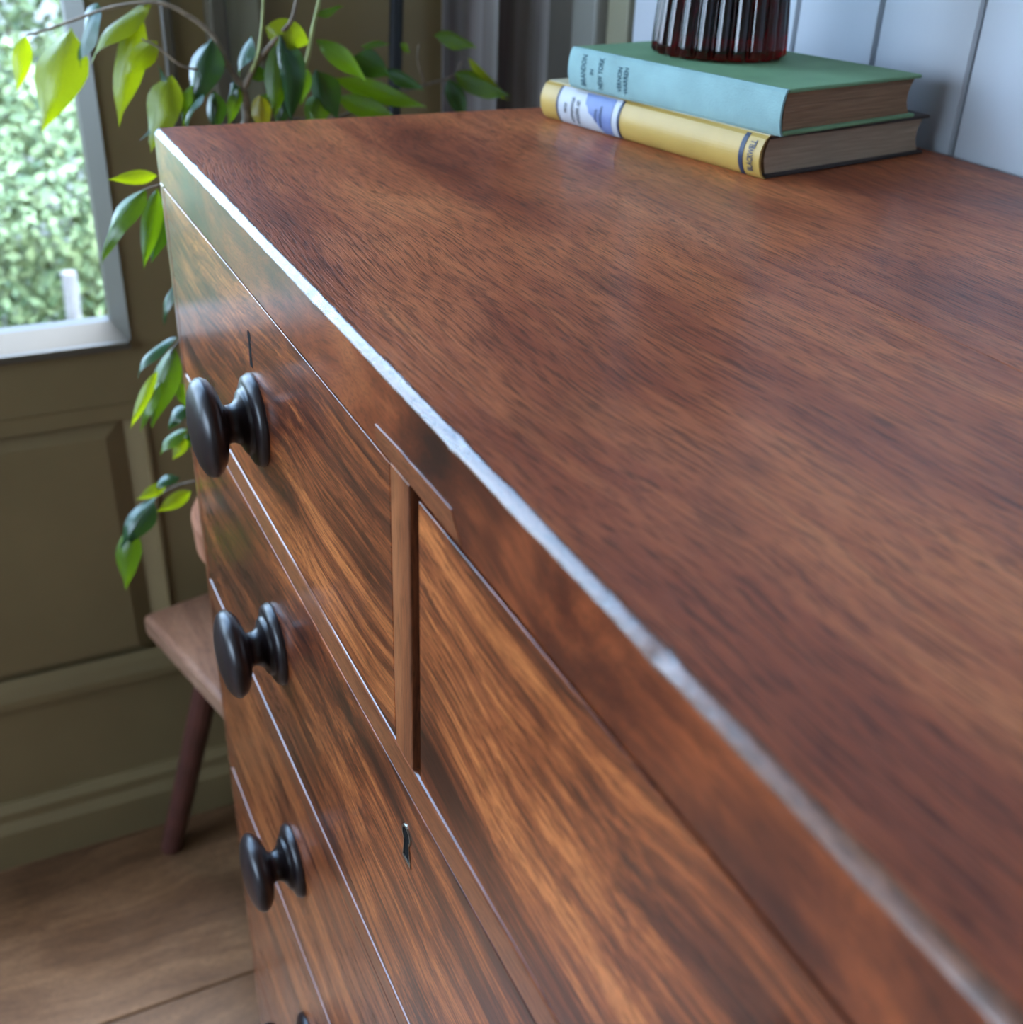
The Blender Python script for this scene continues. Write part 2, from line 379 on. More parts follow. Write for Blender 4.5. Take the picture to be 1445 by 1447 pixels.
def prism(bm, poly, d0, d1, place):
    """extrude a 2-D polygon; place(a, b, d) -> world point"""
    A = [bm.verts.new(place(a, b, d0)) for a, b in poly]; B = [bm.verts.new(place(a, b, d1)) for a, b in poly]
    n = len(poly)
    for i in range(n): bm.faces.new((A[i], A[(i + 1) % n], B[(i + 1) % n], B[i]))
    bm.faces.new(A[::-1]); bm.faces.new(B)
    bmesh.ops.recalc_face_normals(bm, faces=bm.faces)

def at(px, py, X):
    """point of the plane x = X that the photograph shows at a pixel"""
    d = RIGHT * ((px - 722.5) / FPX) + DOWN * ((py - 723.5) / FPX) + FWD
    return CAM + d * ((X - CAM.x) / d.x)

# ------------------------------------------------------------------ room shell
# floor: boards running along y, each one a part
fl = bmesh.new(); add_box(fl, (XW - 0.12, YF, FLOOR - 0.06), (XR, YB + 0.12, FLOOR - 0.022))
floor = struct('floor', fl, MAT['gap'], origin=(0, 0, FLOOR))
bx = -0.705; k = 0
while bx < XR:
    wd = 0.300
    cuts = [YF, YF + random.uniform(0.7, 2.0), YB]
    for a, b in zip(cuts, cuts[1:]):
        box('plank', (max(bx, XW - 0.1) + 0.0012, a + 0.0008, FLOOR - 0.022), (min(bx + wd, XR) - 0.0012, b - 0.0008, FLOOR), MAT['floor'], floor, 0.0012, 1)
    bx += wd; k += 1
cm = bmesh.new(); add_box(cm, (XW - 0.12, YF - 0.1, CEIL), (XR + 0.1, YB + 0.12, CEIL + 0.08)); struct('ceiling', cm, MAT['plaster'])

# back wall: white tongue-and-groove boards
bw = bmesh.new(); add_box(bw, (XW - 0.12, YB + 0.014, FLOOR), (XR, YB + 0.12, CEIL))
wall_back = struct('wall_back', bw, MAT['plank_edge'])
gx = -0.2139; step = 0.0993; g0 = 0.0495
edges = [-0.2139] + [g0 + step * j for j in range(-2, 32)]
for a, b in zip(edges, edges[1:]):
    if a >= XR: break
    b2 = min(b, XR)
    m = bmesh.new()
    c = 0.0032
    poly = [(a + 0.0020, YB + 0.014), (a + 0.0020, YB + c), (a + c, YB), (b2 - c, YB), (b2 - 0.0020, YB + c), (b2 - 0.0020, YB + 0.014)]
    prism(m, poly, FLOOR, CEIL, lambda p_, q_, d_: V((p_, q_, d_)))
    link_mesh('plank', m, MAT['plank'], wall_back)
# right wall, and front wall with an opening added for the fill light (both behind the camera)
rw = bmesh.new(); add_box(rw, (XR, YF, FLOOR), (XR + 0.1, YB, CEIL)); struct('wall_right', rw, MAT['plaster'])
fw = bmesh.new()
add_box(fw, (XW - 0.12, YF - 0.1, FLOOR), (XR, YF, -0.20)); add_box(fw, (XW - 0.12, YF - 0.1, 1.00), (XR, YF, CEIL))
add_box(fw, (XW - 0.12, YF - 0.1, -0.20), (-0.35, YF, 1.00)); add_box(fw, (1.55, YF - 0.1, -0.20), (XR, YF, 1.00))
struct('wall_front', fw, MAT['plaster'])

# left wall: painted panelling with glazed doors' panes
SILL = -0.295; HEAD = 1.10
P1 = (-0.470, 0.0); P2 = (-1.25, -0.525)     # the two glazed openings, along y
lw = bmesh.new()
RB = XW - 0.013                              # recessed panel ground
add_box(lw, (XW - 0.12, YF, FLOOR), (RB, YB, -0.42))                            # backing under the windows
add_box(lw, (RB, YF, FLOOR), (XW, -0.60, -0.42))
add_box(lw, (XW - 0.06, YF, -0.42), (XW, YB, SILL - 0.023))
add_box(lw, (XW - 0.06, 0.013, SILL - 0.023), (XW, YB, CEIL))                   # stile and wall right of the pane
add_box(lw, (XW - 0.06, P2[1] - 0.0, SILL - 0.023), (XW, P1[0], CEIL))
add_box(lw, (XW - 0.06, YF, SILL - 0.023), (XW, P2[0], CEIL))
add_box(lw, (XW - 0.06, P1[0], HEAD), (XW, 0.014, CEIL)); add_box(lw, (XW - 0.06, P2[0], HEAD), (XW, P2[1], CEIL))
add_box(lw, (RB, YF, FLOOR), (XW, YB, -0.796))                                  # lower boards down to the skirting
add_box(lw, (RB, 0.014, -0.80), (XW, YB, -0.42))                                # stile right of the panel
wall_left = struct('wall_left', lw, MAT['wall_olive'])
# panel mouldings and fielded panel under the window
m = bmesh.new()
def slope_frame(bm, y0, y1, z0, z1, x_in, x_out, w):
    """picture-frame moulding sloping from the frame face (x_out) to the field (x_in)"""
    o = [(y0, z0), (y1, z0), (y1, z1), (y0, z1)]; i_ = [(y0 + w, z0 + w), (y1 - w, z0 + w), (y1 - w, z1 - w), (y0 + w, z1 - w)]
    O = [bm.verts.new((x_out, a, b)) for a, b in o]; I = [bm.verts.new((x_in, a, b)) for a, b in i_]
    for q in range(4): bm.faces.new((O[q], O[(q + 1) % 4], I[(q + 1) % 4], I[q]))
    bmesh.ops.recalc_face_normals(bm, faces=bm.faces)
slope_frame(m, -0.60, 0.0145, -0.797, -0.398, RB + 0.0005, XW + 0.001, 0.022)
link_mesh('panel_moulding', m, MAT['wall_olive'], wall_left)
m = bmesh.new(); slope_frame(m, -0.578, -0.0075, -0.775, -0.420, XW - 0.005, RB + 0.0003, 0.023)
m.faces.new([m.verts.new((XW - 0.005, a, b)) for a, b in ((-0.555, -0.752), (-0.0305, -0.752), (-0.0305, -0.443), (-0.555, -0.443))])
bmesh.ops.remove_doubles(m, verts=m.verts, dist=1e-5); bmesh.ops.recalc_face_normals(m, faces=m.faces)
link_mesh('raised_panel', m, MAT['wall_olive'], wall_left)
m = bmesh.new()
prism(m, [(XW - 0.001, -0.797), (XW + 0.012, -0.797), (XW + 0.012, -0.785), (XW + 0.006, -0.770), (XW - 0.001, -0.760)], YF, YB, lambda a, b, d: V((a, d, b)))
link_mesh('rail_moulding', m, MAT['wall_olive'], wall_left)
# vertical bead on the stile
m = bmesh.new(); add_box(m, (XW - 0.002, 0.0125, -0.80), (XW + 0.004, 0.0205, -0.40), 0.0028, 2); link_mesh('bead', m, MAT['wall_olive'], wall_left)

# window_1: beads, pane and sill drip of the visible glazing; window_2 beside it out of frame
def glazing(name, y0, y1):
    root = bpy.data.objects.new(name, None); col.objects.link(root); root.location = (XW, (y0 + y1) / 2, SILL); root['kind'] = 'structure'
    # splayed beads round the pane
    m = bmesh.new(); slope_frame(m, y0 - 0.014, y1 + 0.014, SILL - 0.024, HEAD + 0.014, XW - 0.022, XW + 0.003, 0.016); link_mesh('glazing_bead', m, MAT['sash'], root)
    m = bmesh.new(); slope_frame(m, y0 - 0.0, y1 + 0.0, SILL - 0.010, HEAD, XW - 0.036, XW - 0.020, 0.004); link_mesh('inner_bead', m, MAT['sash'], root)
    m = bmesh.new(); add_box(m, (XW - 0.002, y0 - 0.014, SILL - 0.034), (XW + 0.010, y1 + 0.012, SILL - 0.024), 0.002, 2); link_mesh('sill_ledge', m, MAT['sash'], root)
    m = bmesh.new(); add_box(m, (XW - 0.036, y0 - 0.02, SILL - 0.02), (XW - 0.032, y1 + 0.02, HEAD + 0.02)); link_mesh('pane', m, MAT['pane'], root)
    return root
glazing('window_1', P1[0] + 0.014, P1[1]); glazing('window_2', P2[0] + 0.014, P2[1] - 0.014)

# casing between window stile and panel wall
m = bmesh.new(); add_box(m, (XW - 0.001, 0.088, FLOOR), (XW + 0.008, 0.099, CEIL), 0.002, 1); s = struct('trim_1', m, MAT['sash'])
m = bmesh.new(); add_box(m, (XW - 0.001, 0.134, FLOOR), (XW + 0.030, 0.152, CEIL), 0.003, 2); s = struct('trim_2', m, MAT['sash'])
m = bmesh.new(); add_box(m, (XW - 0.001, 0.152, FLOOR), (XW + 0.018, 0.190, CEIL), 0.003, 2); s = struct('trim_3', m, MAT['trim_olive'])
# skirting
m = bmesh.new()
prism(m, [(XW - 0.001, FLOOR), (XW + 0.024, FLOOR), (XW + 0.024, FLOOR + 0.060), (XW + 0.016, FLOOR + 0.074), (XW + 0.016, FLOOR + 0.088), (XW + 0.006, FLOOR + 0.098), (XW - 0.001, FLOOR + 0.098)], YF, YB, lambda a, b, d: V((a, d, b)))
struct('baseboard_left', m, MAT['wall_olive'])
# corner trims left of the white boards
m = bmesh.new(); add_box(m, (-0.402, YB - 0.012, FLOOR), (-0.310, YB + 0.02, CEIL), 0.003, 2); struct('trim_4', m, MAT['trim_dark'])
m = bmesh.new(); add_box(m, (-0.310, YB - 0.020, FLOOR), (-0.2565, YB + 0.02, CEIL), 0.004, 2); struct('trim_5', m, MAT['trim_grey'])
m = bmesh.new(); add_box(m, (-0.2565, YB - 0.006, FLOOR), (-0.2145, YB + 0.02, CEIL), 0.002, 2); struct('trim_6', m, MAT['trim_olive'])

# curtain in the corner
m = bmesh.new(); NY = 90; ring = []
y0, y1 = 0.405, 0.522
def cur_x(t): return XW + 0.034 + 0.020 * math.sin(t * 2 * PI * 1.7 + 3.6) + 0.003 * math.sin(t * 2 * PI * 4.6)
cols_ = []
for zi in range(9):
    z = FLOOR + 0.02 + (CEIL - 0.06 - FLOOR) * zi / 8
    row = []
    for j in range(NY + 1):
        t = j / NY
        row.append(m.verts.new((cur_x(t) + 0.002 * math.sin(zi * 1.7 + j * 0.2), y0 + (y1 - y0) * t + 0.008 * math.cos(t * 2 * PI * 1.7 + 3.6), z)))
    cols_.append(row)
for a, b in zip(cols_, cols_[1:]):
    for j in range(NY): m.faces.new((a[j], a[j + 1], b[j + 1], b[j]))
cu = link_mesh('curtain', m, MAT['curtain'], None, (XW + 0.03, 0.46, FLOOR), smooth=True)
sm = cu.modifiers.new('thick', 'SOLIDIFY'); sm.thickness = 0.002
tag(cu, 'grey and brown linen curtain hanging in the corner behind the chest', 'curtain')

# thin black pole in front of the panelling
pt, pb = at(563, -120, -0.365), at(557, 150, -0.372)
d = (pb - pt); foot = pt + d * ((FLOOR - pt.z) / d.z); topp = pt - d * 0.9
m = bmesh.new(); add_tube(m, [topp, foot + V((0, 0, 0.006))], 0.0075, 0.0075, 16)
po = thing('pole', foot, 'thin black upright pole behind the plant, in front of the olive panelling', 'pole')
link_mesh('shaft', m, MAT['iron'], po, smooth=True)
m = bmesh.new(); add_lathe(m, [(0, 0), (0.022, 0), (0.022, 0.012), (0.011, 0.020), (0.009, 0.04), (0, 0.04)], foot, (0, 0, 1), 24); link_mesh('foot', m, MAT['iron'], po)

# ------------------------------------------------------------------ chest of drawers
chest = thing('chest_of_drawers', (0.5, 0.265, FLOOR), 'polished mahogany chest of drawers with dark turned wooden knobs', 'chest of drawers')
D = YB - 0.006
ZT = -0.0383     # underside of the top, i.e. upper edge of the small drawers
JOINT = 0.2425
def top_profile(cy, cz):
    return cy, cz
# top board in two glued boards; the front board carries the worn arris
m = bmesh.new(); NX = 260; rows = []
random.seed(21)
wear = [0.0] * (NX + 1)
for _ in range(46):
    c = random.random() * NX; a = random.uniform(0.0001, 0.0006); w = random.uniform(0.6, 2.0)
    for j in range(NX + 1): wear[j] += a * math.exp(-((j - c) / w) ** 2)
for j in range(NX + 1):
    x = 1.0 * j / NX
    wv = wear[j] + 0.00012 * math.sin(x * 37 + 1)
    c = 0.0036 + wv
    prof = [(JOINT, ZT), (0.0, ZT), (0.0, -c * 1.12), (c * 0.05, -c * 0.93), (c * 0.14, -c * 0.80), (c * 0.45, -c * 0.40 - wv * 0.4), (c * 0.80, -c * 0.11), (c * 0.95, -c * 0.03), (c * 1.15, 0.0), (JOINT, 0.0)]
    rows.append([m.verts.new((x, a, b)) for a, b in prof])
for a, b in zip(rows, rows[1:]):
    for q in range(len(a)):
        q2 = (q + 1) % len(a); f = m.faces.new((a[q], b[q], b[q2], a[q2])); f.material_index = 1 if q == 1 else (2 if 2 <= q <= 7 else 0); f.smooth = 2 <= q <= 7
m.faces.new(rows[0]); m.faces.new(rows[-1][::-1])
bmesh.ops.recalc_face_normals(m, faces=m.faces)
top1 = link_mesh('top_board', m, [MAT['top'], MAT['rail'], MAT['arris']], chest)
m = bmesh.new(); rows = []
for j in range(41):      # the glue joint opens to a hairline towards the right-hand end
    x = j / 40; g_ = 0.00002 + 0.0009 * max(0.0, min(1.0, (x - 0.40) / 0.25))
    rows.append([m.verts.new((x, a, b)) for a, b in ((JOINT + g_, ZT), (JOINT + g_, 0.0), (D, 0.0), (D, ZT))])
for a, b in zip(rows, rows[1:]):
    for q in range(4): m.faces.new((a[q], b[q], b[(q + 1) % 4], a[(q + 1) % 4]))
m.faces.new(rows[0]); m.faces.new(rows[-1][::-1]); bmesh.ops.recalc_face_normals(m, faces=m.faces)
link_mesh('top_board', m, MAT['top'], chest)

def front(px, py):
    d = RIGHT * ((px - 722.5) / FPX) + DOWN * ((py - 723.5) / FPX) + FWD
    return CAM + d * (-CAM.y / d.y)
# a repaired slip of veneer along the top's front edge
ck = [front(*q) for q in ((530, 599), (548, 618), (567, 638), (579, 653), (591, 666), (614, 692), (638, 720))]
m = bmesh.new(); prism(m, [(q.x, q.z) for q in ck] + [(ck[-1].x + 0.010, ZT + 0.0006), (ck[0].x + 0.002, ZT + 0.0006)], -0.00035, 0.001, lambda a, b, d: V((a, d, b)))
link_mesh('veneer_patch', m, MAT['carcass'], chest)
ST = 0.0118      # stile (carcass side) thickness seen from the front
def cbox(name, lo, hi, mat, bev=0.0010): return box(name, lo, hi, mat, chest, bev, 2)
ZB = -0.905
for xa, xb in ((0.0, ST), (1 - ST, 1.0)):
    cbox('side_panel', (xa, 0.0, FLOOR), (xb, D, ZT), MAT['carcass'])
cbox('back_panel', (ST, D - 0.010, FLOOR + 0.05), (1 - ST, D, ZT), MAT['carcass'])
R1 = (-0.1868, -0.2070); R2 = (-0.3830, -0.4035); R3 = (-0.6045, -0.6255)
for za, zb in (R1, R2, R3): cbox('drawer_rail', (ST, -0.0002, zb), (1 - ST, 0.35, za), MAT['carcass'], 0.0016)
cbox('centre_divider', (0.4892, -0.0004, R1[0]), (0.5108, 0.30, ZT), MAT['divider'], 0.0008)
cbox('plinth', (ST, 0.0, FLOOR), (1 - ST, 0.022, ZB), MAT['carcass'], 0.002)
cbox('dust_board', (ST, 0.030, ZB - 0.01), (1 - ST, D - 0.01, ZB), MAT['gap'], 0)

KNOB = [(0,0),(.0285,0),(.0288,.002),(.0272,.005),(.0235,.0068),(.0205,.0072),(.0203,.0085),(.0185,.0100),(.0150,.0113),(.0126,.0135),(.0116,.0160),(.0116,.0185),(.0135,.0205),(.0185,.0218),(.0240,.0236),(.0283,.0266),(.0302,.0300),(.0300,.0322),(.0280,.0350),(.0235,.0375),(.016,.0393),(.008,.0402),(0,.0405)]
knob_mesh = None
def add_knob(parent, x, z, yf):
    global knob_mesh
    pl = V((0, 0, 0)); q = parent
    while q is not None: pl = pl + q.location; q = q.parent
    if knob_mesh is None:
        m = bmesh.new(); add_lathe(m, KNOB, (0, 0, 0), (0, -1, 0), 56)
        knob_mesh = bpy.data.meshes.new('knob'); m.to_mesh(knob_mesh); m.free()
        knob_mesh.materials.append(MAT['knob'])
        for f in knob_mesh.polygons: f.use_smooth = True
    o = bpy.data.objects.new('knob', knob_mesh); col.objects.link(o); o.parent = parent; o.location = V((x, yf + 0.0003, z)) - pl
    return o
def keyhole_outline(s, n=16, foot=1.0):
    """round head over a flaring foot, centred on the head"""
    pts = []
    for i in range(n + 1):
        a = -PI * 0.30 + (2 * PI - PI * 0.40) * i / n
        pts.append((math.cos(a) * s, math.sin(a) * s))
    pts += [(-0.62 * s, -1.3 * s), (-0.95 * s, -2.9 * s * foot), (0.95 * s, -2.9 * s * foot), (0.62 * s, -1.3 * s)]
    return pts
def add_keyhole(parent, x, z, yf, s, brass=True, foot=1.0):
    inn = keyhole_outline(s, foot=foot)
    if brass:
        out = [(a * 1.28, b * 1.28 if b > -2 * s else b * 1.12) for a, b in inn]
        m = bmesh.new()
        A = [m.verts.new((x + a, yf - 0.0006, z + b)) for a, b in out]; B = [m.verts.new((x + a, yf - 0.0006, z + b)) for a, b in inn]
        A2 = [m.verts.new((x + a, yf + 0.001, z + b)) for a, b in out]; B2 = [m.verts.new((x + a, yf + 0.001, z + b)) for a, b in inn]
        n = len(A)
        for i in range(n):
            j = (i + 1) % n
            m.faces.new((A[i], A[j], B[j], B[i])); m.faces.new((A2[i], A2[j], A[j], A[i])); m.faces.new((B[i], B[j], B2[j], B2[i]))
        bmesh.ops.recalc_face_normals(m, faces=m.faces)
        link_mesh('escutcheon', m, MAT['brass'], parent)
    m = bmesh.new(); prism(m, [(a * 0.99, b * 0.99) for a, b in inn], yf - 0.0002, yf + 0.002, lambda a, b, d: V((x + a, d, z + b)))  # black plate painting the dark inside the hole
    link_mesh('keyhole', m, MAT['black'], parent)

def drawer(x0, x1, z0, z1, yf, knobs, key, brass, g=0.0011, arris=0.0011):
    root_loc = V(((x0 + x1) / 2, yf, z0))
    m = bmesh.new(); add_box(m, (x0 + g, yf, z0 + g), (x1 - g, yf + 0.021, z1 - g), arris, 2)
    d_ = link_mesh('drawer', m, MAT['drawer'], chest)
    for kx, kz in knobs: add_knob(d_, kx, kz, yf)
    add_keyhole(d_, key[0], key[1], yf, key[2], brass, key[3])
    return d_
drawer(ST, 0.4892, R1[0], ZT, 0.0001, [(0.255, -0.122)], (0.2522, -0.0695, 0.0036, 1.85), False, 0.0016, 0.0003)
drawer(0.5175, 1 - ST, R1[0], ZT, 0.0, [(0.752, -0.122)], (0.752, -0.0695, 0.0036, 1.85), False, 0.0026, 0.0003)
cbox('gap_shade_strip', (0.5108, 0.006, R1[0]), (0.5178, 0.012, ZT), MAT['gap'], 0)  # near-black strip added to paint the shade inside the gap
drawer(ST, 1 - ST, R2[0], R1[1], 0.0004, [(0.2545, -0.2895), (0.7455, -0.2895)], (0.5005, -0.2375, 0.0045, 1.25), True)
drawer(ST, 1 - ST, R3[0], R2[1], 0.0004, [(0.2550, -0.4950), (0.7450, -0.4950)], (0.5, -0.440, 0.0045, 1.25), True)
drawer(ST, 1 - ST, ZB, R3[1], 0.0004, [(0.2550, -0.7210), (0.7450, -0.7210)], (0.5, -0.670, 0.0045, 1.25), True)

# ------------------------------------------------------------------ books
def frame(ox, oy, ang):
    c, s_ = math.cos(ang), math.sin(ang)
    return lambda u, v, z: V((ox + u * c - v * s_, oy + u * s_ + v * c, z))
def spine_pts(T, bulge, n=12, over=0.0):
    """cross-section of the spine: list of (v, z) from bottom to top; convex toward -v"""
    out = []
    for i in range(n + 1):
        t = i / n
        out.append((-bulge * math.sin(PI * t) ** 0.55, T * t))
    return out
def spine_sheet(F, z0, L0, L1, T, bulge, thick=0.0, lift=0.0, t0=0.0, t1=1.0, n=14):
    m = bmesh.new(); A = []; B = []; C = []; E_ = []
    for i in range(n + 1):
        t = t0 + (t1 - t0) * i / n
        v = -bulge * (math.sin(PI * t) ** 0.6 if 0 < t < 1 else 0.0) - lift
        A.append(m.verts.new(F(L0, v, z0 + T * t))); B.append(m.verts.new(F(L1, v, z0 + T * t)))
        C.append(m.verts.new(F(L0, v + thick, z0 + T * t))); E_.append(m.verts.new(F(L1, v + thick, z0 + T * t)))
    for i in range(n):
        m.faces.new((A[i], B[i], B[i + 1], A[i + 1])); m.faces.new((C[i], C[i + 1], E_[i + 1], E_[i]))
        m.faces.new((A[i], A[i + 1], C[i + 1], C[i])); m.faces.new((B[i], E_[i], E_[i + 1], B[i + 1]))
    m.faces.new((A[0], C[0], E_[0], B[0])); m.faces.new((A[n], B[n], E_[n], C[n]))
    bmesh.ops.recalc_face_normals(m, faces=m.faces)
    return m
def spine_surface(F, z0, T, bulge, lift):
    def f(L, s):           # s: distance up the spine from the bottom
        t = min(max(s / T, 0.001), 0.999)
        return F(L, -bulge * math.sin(PI * t) ** 0.6 - lift, z0 + T * t)
    return f
def lettering(parent, text, surf, L, s_mid, size, mat, name='lettering', stretch=1.0):
    """spine print: the words climb the spine (from bottom to top), wrapped on its curve"""
    c = bpy.data.curves.new('txt', 'FONT'); c.body = text; c.size = size; c.align_x = 'CENTER'; c.align_y = 'CENTER'; c.resolution_u = 2; c.offset = size * 0.022
    o = bpy.data.objects.new('txt', c); col.objects.link(o)
    me = o.to_mesh(); m = bmesh.new(); m.from_mesh(me); o.to_mesh_clear()
    col.objects.unlink(o); bpy.data.objects.remove(o); bpy.data.curves.remove(c)
    for v in m.verts: v.co = surf(L - v.co.y, s_mid + v.co.x * stretch)
    ext = bmesh.ops.recalc_face_normals(m, faces=m.faces)
    return link_mesh(name, m, mat, parent)
def make_book(name, label, F, z0, L, W, T, bulge, board_t, mats, sq=0.003):
    root = thing(name, F(L / 2, W / 2, z0), label, 'book')
    spine_m, cover_m, page_m = mats
    for nm, za, zb in (('cover_board', z0, z0 + board_t), ('cover_board', z0 + T - board_t, z0 + T)):
        m = bmesh.new(); add_box(m, (0, 0.0015, za), (L, W, zb), board_t * 0.35, 2)
        for v in m.verts: v.co = F(v.co.x, v.co.y, v.co.z)
        link_mesh(nm, m, cover_m, root)
    link_mesh('spine', spine_sheet(F, z0, 0, L, T, bulge, 0.002), spine_m, root, smooth=False)
    # page block with a hollowed fore-edge and a rounded back
    poly = []
    n = 10
    for i in range(n + 1):
        t = i / n; poly.append((W - sq - 0.001 - 0.0045 * math.sin(PI * t), z0 + board_t + (T - 2 * board_t) * t))
    for i in range(n + 1):
        t = 1 - i / n; poly.append((0.004 - (bulge - 0.002) * 0.6 * math.sin(PI * t), z0 + board_t + (T - 2 * board_t) * t))
    m = bmesh.new(); prism(m, poly, sq, L - sq, lambda a, b, d_: F(d_, a, b)); link_mesh('page_block', m, page_m, root)
    return root
# lower, yellow-jacketed book
TY = 0.0278
FY = frame(0.0390, 0.3022, math.radians(10.2))
by = make_book('book', 'mustard yellow jacketed hardback lying under the teal and green book', FY, 0.0002, 0.2350, 0.170, TY, 0.0075, 0.0026,
               (MAT['jacket'], MAT['board_dark'], MAT['paper_cream']))
def wrap(name, L0, L1, mat, lift, t0=0.02, t1=0.98): link_mesh(name, spine_sheet(FY, 0.0002, L0, L1, TY, 0.0075, 0.0003, lift, t0, t1), mat, by)
m = bmesh.new(); add_box(m, (0.0, 0.0, TY - 0.0002), (0.235, 0.022, TY + 0.0006))
for v in m.verts: v.co = FY(v.co.x, v.co.y, v.co.z)
link_mesh('jacket_flap', m, MAT['jacket_pale'], by)
wrap('white_label', 0.0225, 0.0935, MAT['label_white'], 0.0003)
wrap('navy_band', 0.0205, 0.0228, MAT['navy'], 0.0005); wrap('navy_band', 0.0932, 0.0958, MAT['navy'], 0.0005)
wrap('navy_band', 0.2168, 0.2208, MAT['navy'], 0.0004)
# blue mountain shape printed on the label
sy = spine_surface(FY, 0.0002, TY, 0.0075, 0.0006)
outl = [(0.0525, 0.96), (0.0545, 0.86), (0.0555, 0.70), (0.0590, 0.62), (0.0605, 0.50), (0.0650, 0.42), (0.0690, 0.30), (0.0720, 0.16), (0.0765, 0.04)]
m = bmesh.new(); A = []; B = []
for i in range(25):
    f = i / 24; tt = 0.96 - f * 0.92
    # interpolate the outline at height tt
    for (l0, t0_), (l1, t1_) in zip(outl, outl[1:]):
        if t1_ <= tt <= t0_ + 1e-6: lx = l0 + (l1 - l0) * (t0_ - tt) / max(1e-6, t0_ - t1_); break
    A.append(m.verts.new(sy(lx, tt * TY))); B.append(m.verts.new(sy(0.0870, tt * TY)))
for i in range(24): m.faces.new((A[i], B[i], B[i + 1], A[i + 1]))
bmesh.ops.recalc_face_normals(m, faces=m.faces)
link_mesh('blue_print', m, MAT['label_blue'], by)
sl = spine_surface(FY, 0.0002, TY, 0.0075, 0.0010)
lettering(by, 'nnu', sl, 0.0320, TY * 0.47, 0.0050, MAT['ink'])
lettering(by, 'unmnumnmun', sl, 0.0405, TY * 0.45, 0.0058, MAT['ink'], stretch=0.56)
lettering(by, 'nmunm un', sl, 0.0470, TY * 0.42, 0.0058, MAT['ink'], stretch=0.72)
lettering(by, 'umnnu', sl, 0.0690, TY * 0.47, 0.0046, MAT['ink'], stretch=0.75)
lettering(by, 'nmunumnmu', sl, 0.0745, TY * 0.47, 0.0046, MAT['ink'], stretch=0.62)
lettering(by, 'BLACKWELL', spine_surface(FY, 0.0002, TY, 0.0075, 0.0006), 0.2275, TY * 0.52, 0.0068, MAT['navy'], stretch=0.52)
# upper, teal-spined book
TT = 0.0288; ZT2 = TY + 0.0012
FT = frame(0.0752, 0.3025, math.radians(12.0))
bt = make_book('book', 'faded teal spined hardback with green cloth cover on top of the yellow book', FT, ZT2, 0.2085, 0.1435, TT, 0.0040, 0.0026,
               (MAT['teal'], MAT['green_cloth'], MAT['paper_brown']))
st = spine_surface(FT, ZT2, TT, 0.0040, 0.0004)
lettering(bt, 'BRANDON', st, 0.0180, TT * 0.50, 0.0074, MAT['ink_faded'], stretch=0.60)
lettering(bt, 'IN', st, 0.0275, TT * 0.50, 0.0052, MAT['ink_faded'], stretch=0.8)
lettering(bt, 'NEW YORK', st, 0.0370, TT * 0.50, 0.0074, MAT['ink_faded'], stretch=0.56)
lettering(bt, 'VERNON', st, 0.0580, TT * 0.47, 0.0062, MAT['ink_faded'], stretch=0.68)
lettering(bt, 'WARREN', st, 0.0645, TT * 0.47, 0.0062, MAT['ink_faded'], stretch=0.70)

# ------------------------------------------------------------------ ruby glass vase
zv = ZT2 + TT + 0.0003
vc = V((0.1345, 0.3925, zv))
vz = thing('vase', vc, 'dark ruby red fluted glass vase standing on the green book', 'vase')
m = bmesh.new(); NA = 264; FL = 22
def ring(r, z, amp):
    out = []
    for k in range(NA):
        a = 2 * PI * k / NA
        rr = r * (1 - amp + amp * abs(math.cos(FL / 2 * a)) ** 0.7 * 1.0)
        out.append(m.verts.new(vc + V((rr * math.cos(a), rr * math.sin(a), z))))
    return out
prof_o = [(0.044, 0.0, 0.10), (0.0480, 0.0006, 0.12), (0.0500, 0.003, 0.13), (0.0500, 0.008, 0.13), (0.0485, 0.03, 0.13), (0.0460, 0.06, 0.13), (0.0445, 0.09, 0.13), (0.0450, 0.12, 0.12), (0.0475, 0.15, 0.11), (0.0520, 0.175, 0.10), (0.0530, 0.18, 0.10)]
prof_i = [(0.0490, 0.18, 0.04), (0.0440, 0.15, 0.02), (0.0395, 0.11, 0.0), (0.0390, 0.07, 0.0), (0.0400, 0.035, 0.0), (0.0390, 0.020, 0.0), (0.0320, 0.0140, 0.0)]
rs = [ring(*q) for q in prof_o] + [ring(*q) for q in prof_i]
for a, b in zip(rs, rs[1:]):
    for k in range(NA): m.faces.new((a[k], a[(k + 1) % NA], b[(k + 1) % NA], b[k]))
m.faces.new(rs[0][::-1]); m.faces.new(rs[-1])
bmesh.ops.recalc_face_normals(m, faces=m.faces)
link_mesh('fluted_body', m, MAT['ruby'], vz, smooth=True)

# ------------------------------------------------------------------ stool with the potted fig
SEAT = -0.650; a1 = math.radians(14.0)
FS = frame(-0.352, -0.028, a1)
stool = thing('stool', (-0.24, 0.134, FLOOR), 'low worn wooden stool with splayed dark red legs beside the chest', 'stool')
m = bmesh.new(); add_box(m, (0, 0, SEAT - 0.030), (0.30, 0.26, SEAT), 0.007, 3)
for v in m.verts: v.co = FS(v.co.x, v.co.y, v.co.z)
link_mesh('seat', m, MAT['stool'], stool)
for (u, v_, fx, fy) in ((0.118, 0.030, -0.356, -0.036), (0.255, 0.075, -0.040, 0.075), (0.06, 0.215, -0.385, 0.235), (0.25, 0.215, -0.06, 0.315)):
    tp = FS(u, v_, SEAT - 0.028); ft = V((fx, fy, FLOOR))
    m = bmesh.new(); add_tube(m, [tp, tp.lerp(ft, 0.5), ft], 0.0155, 0.0150, 14); link_mesh('leg', m, MAT['stool_leg'], stool, smooth=False)

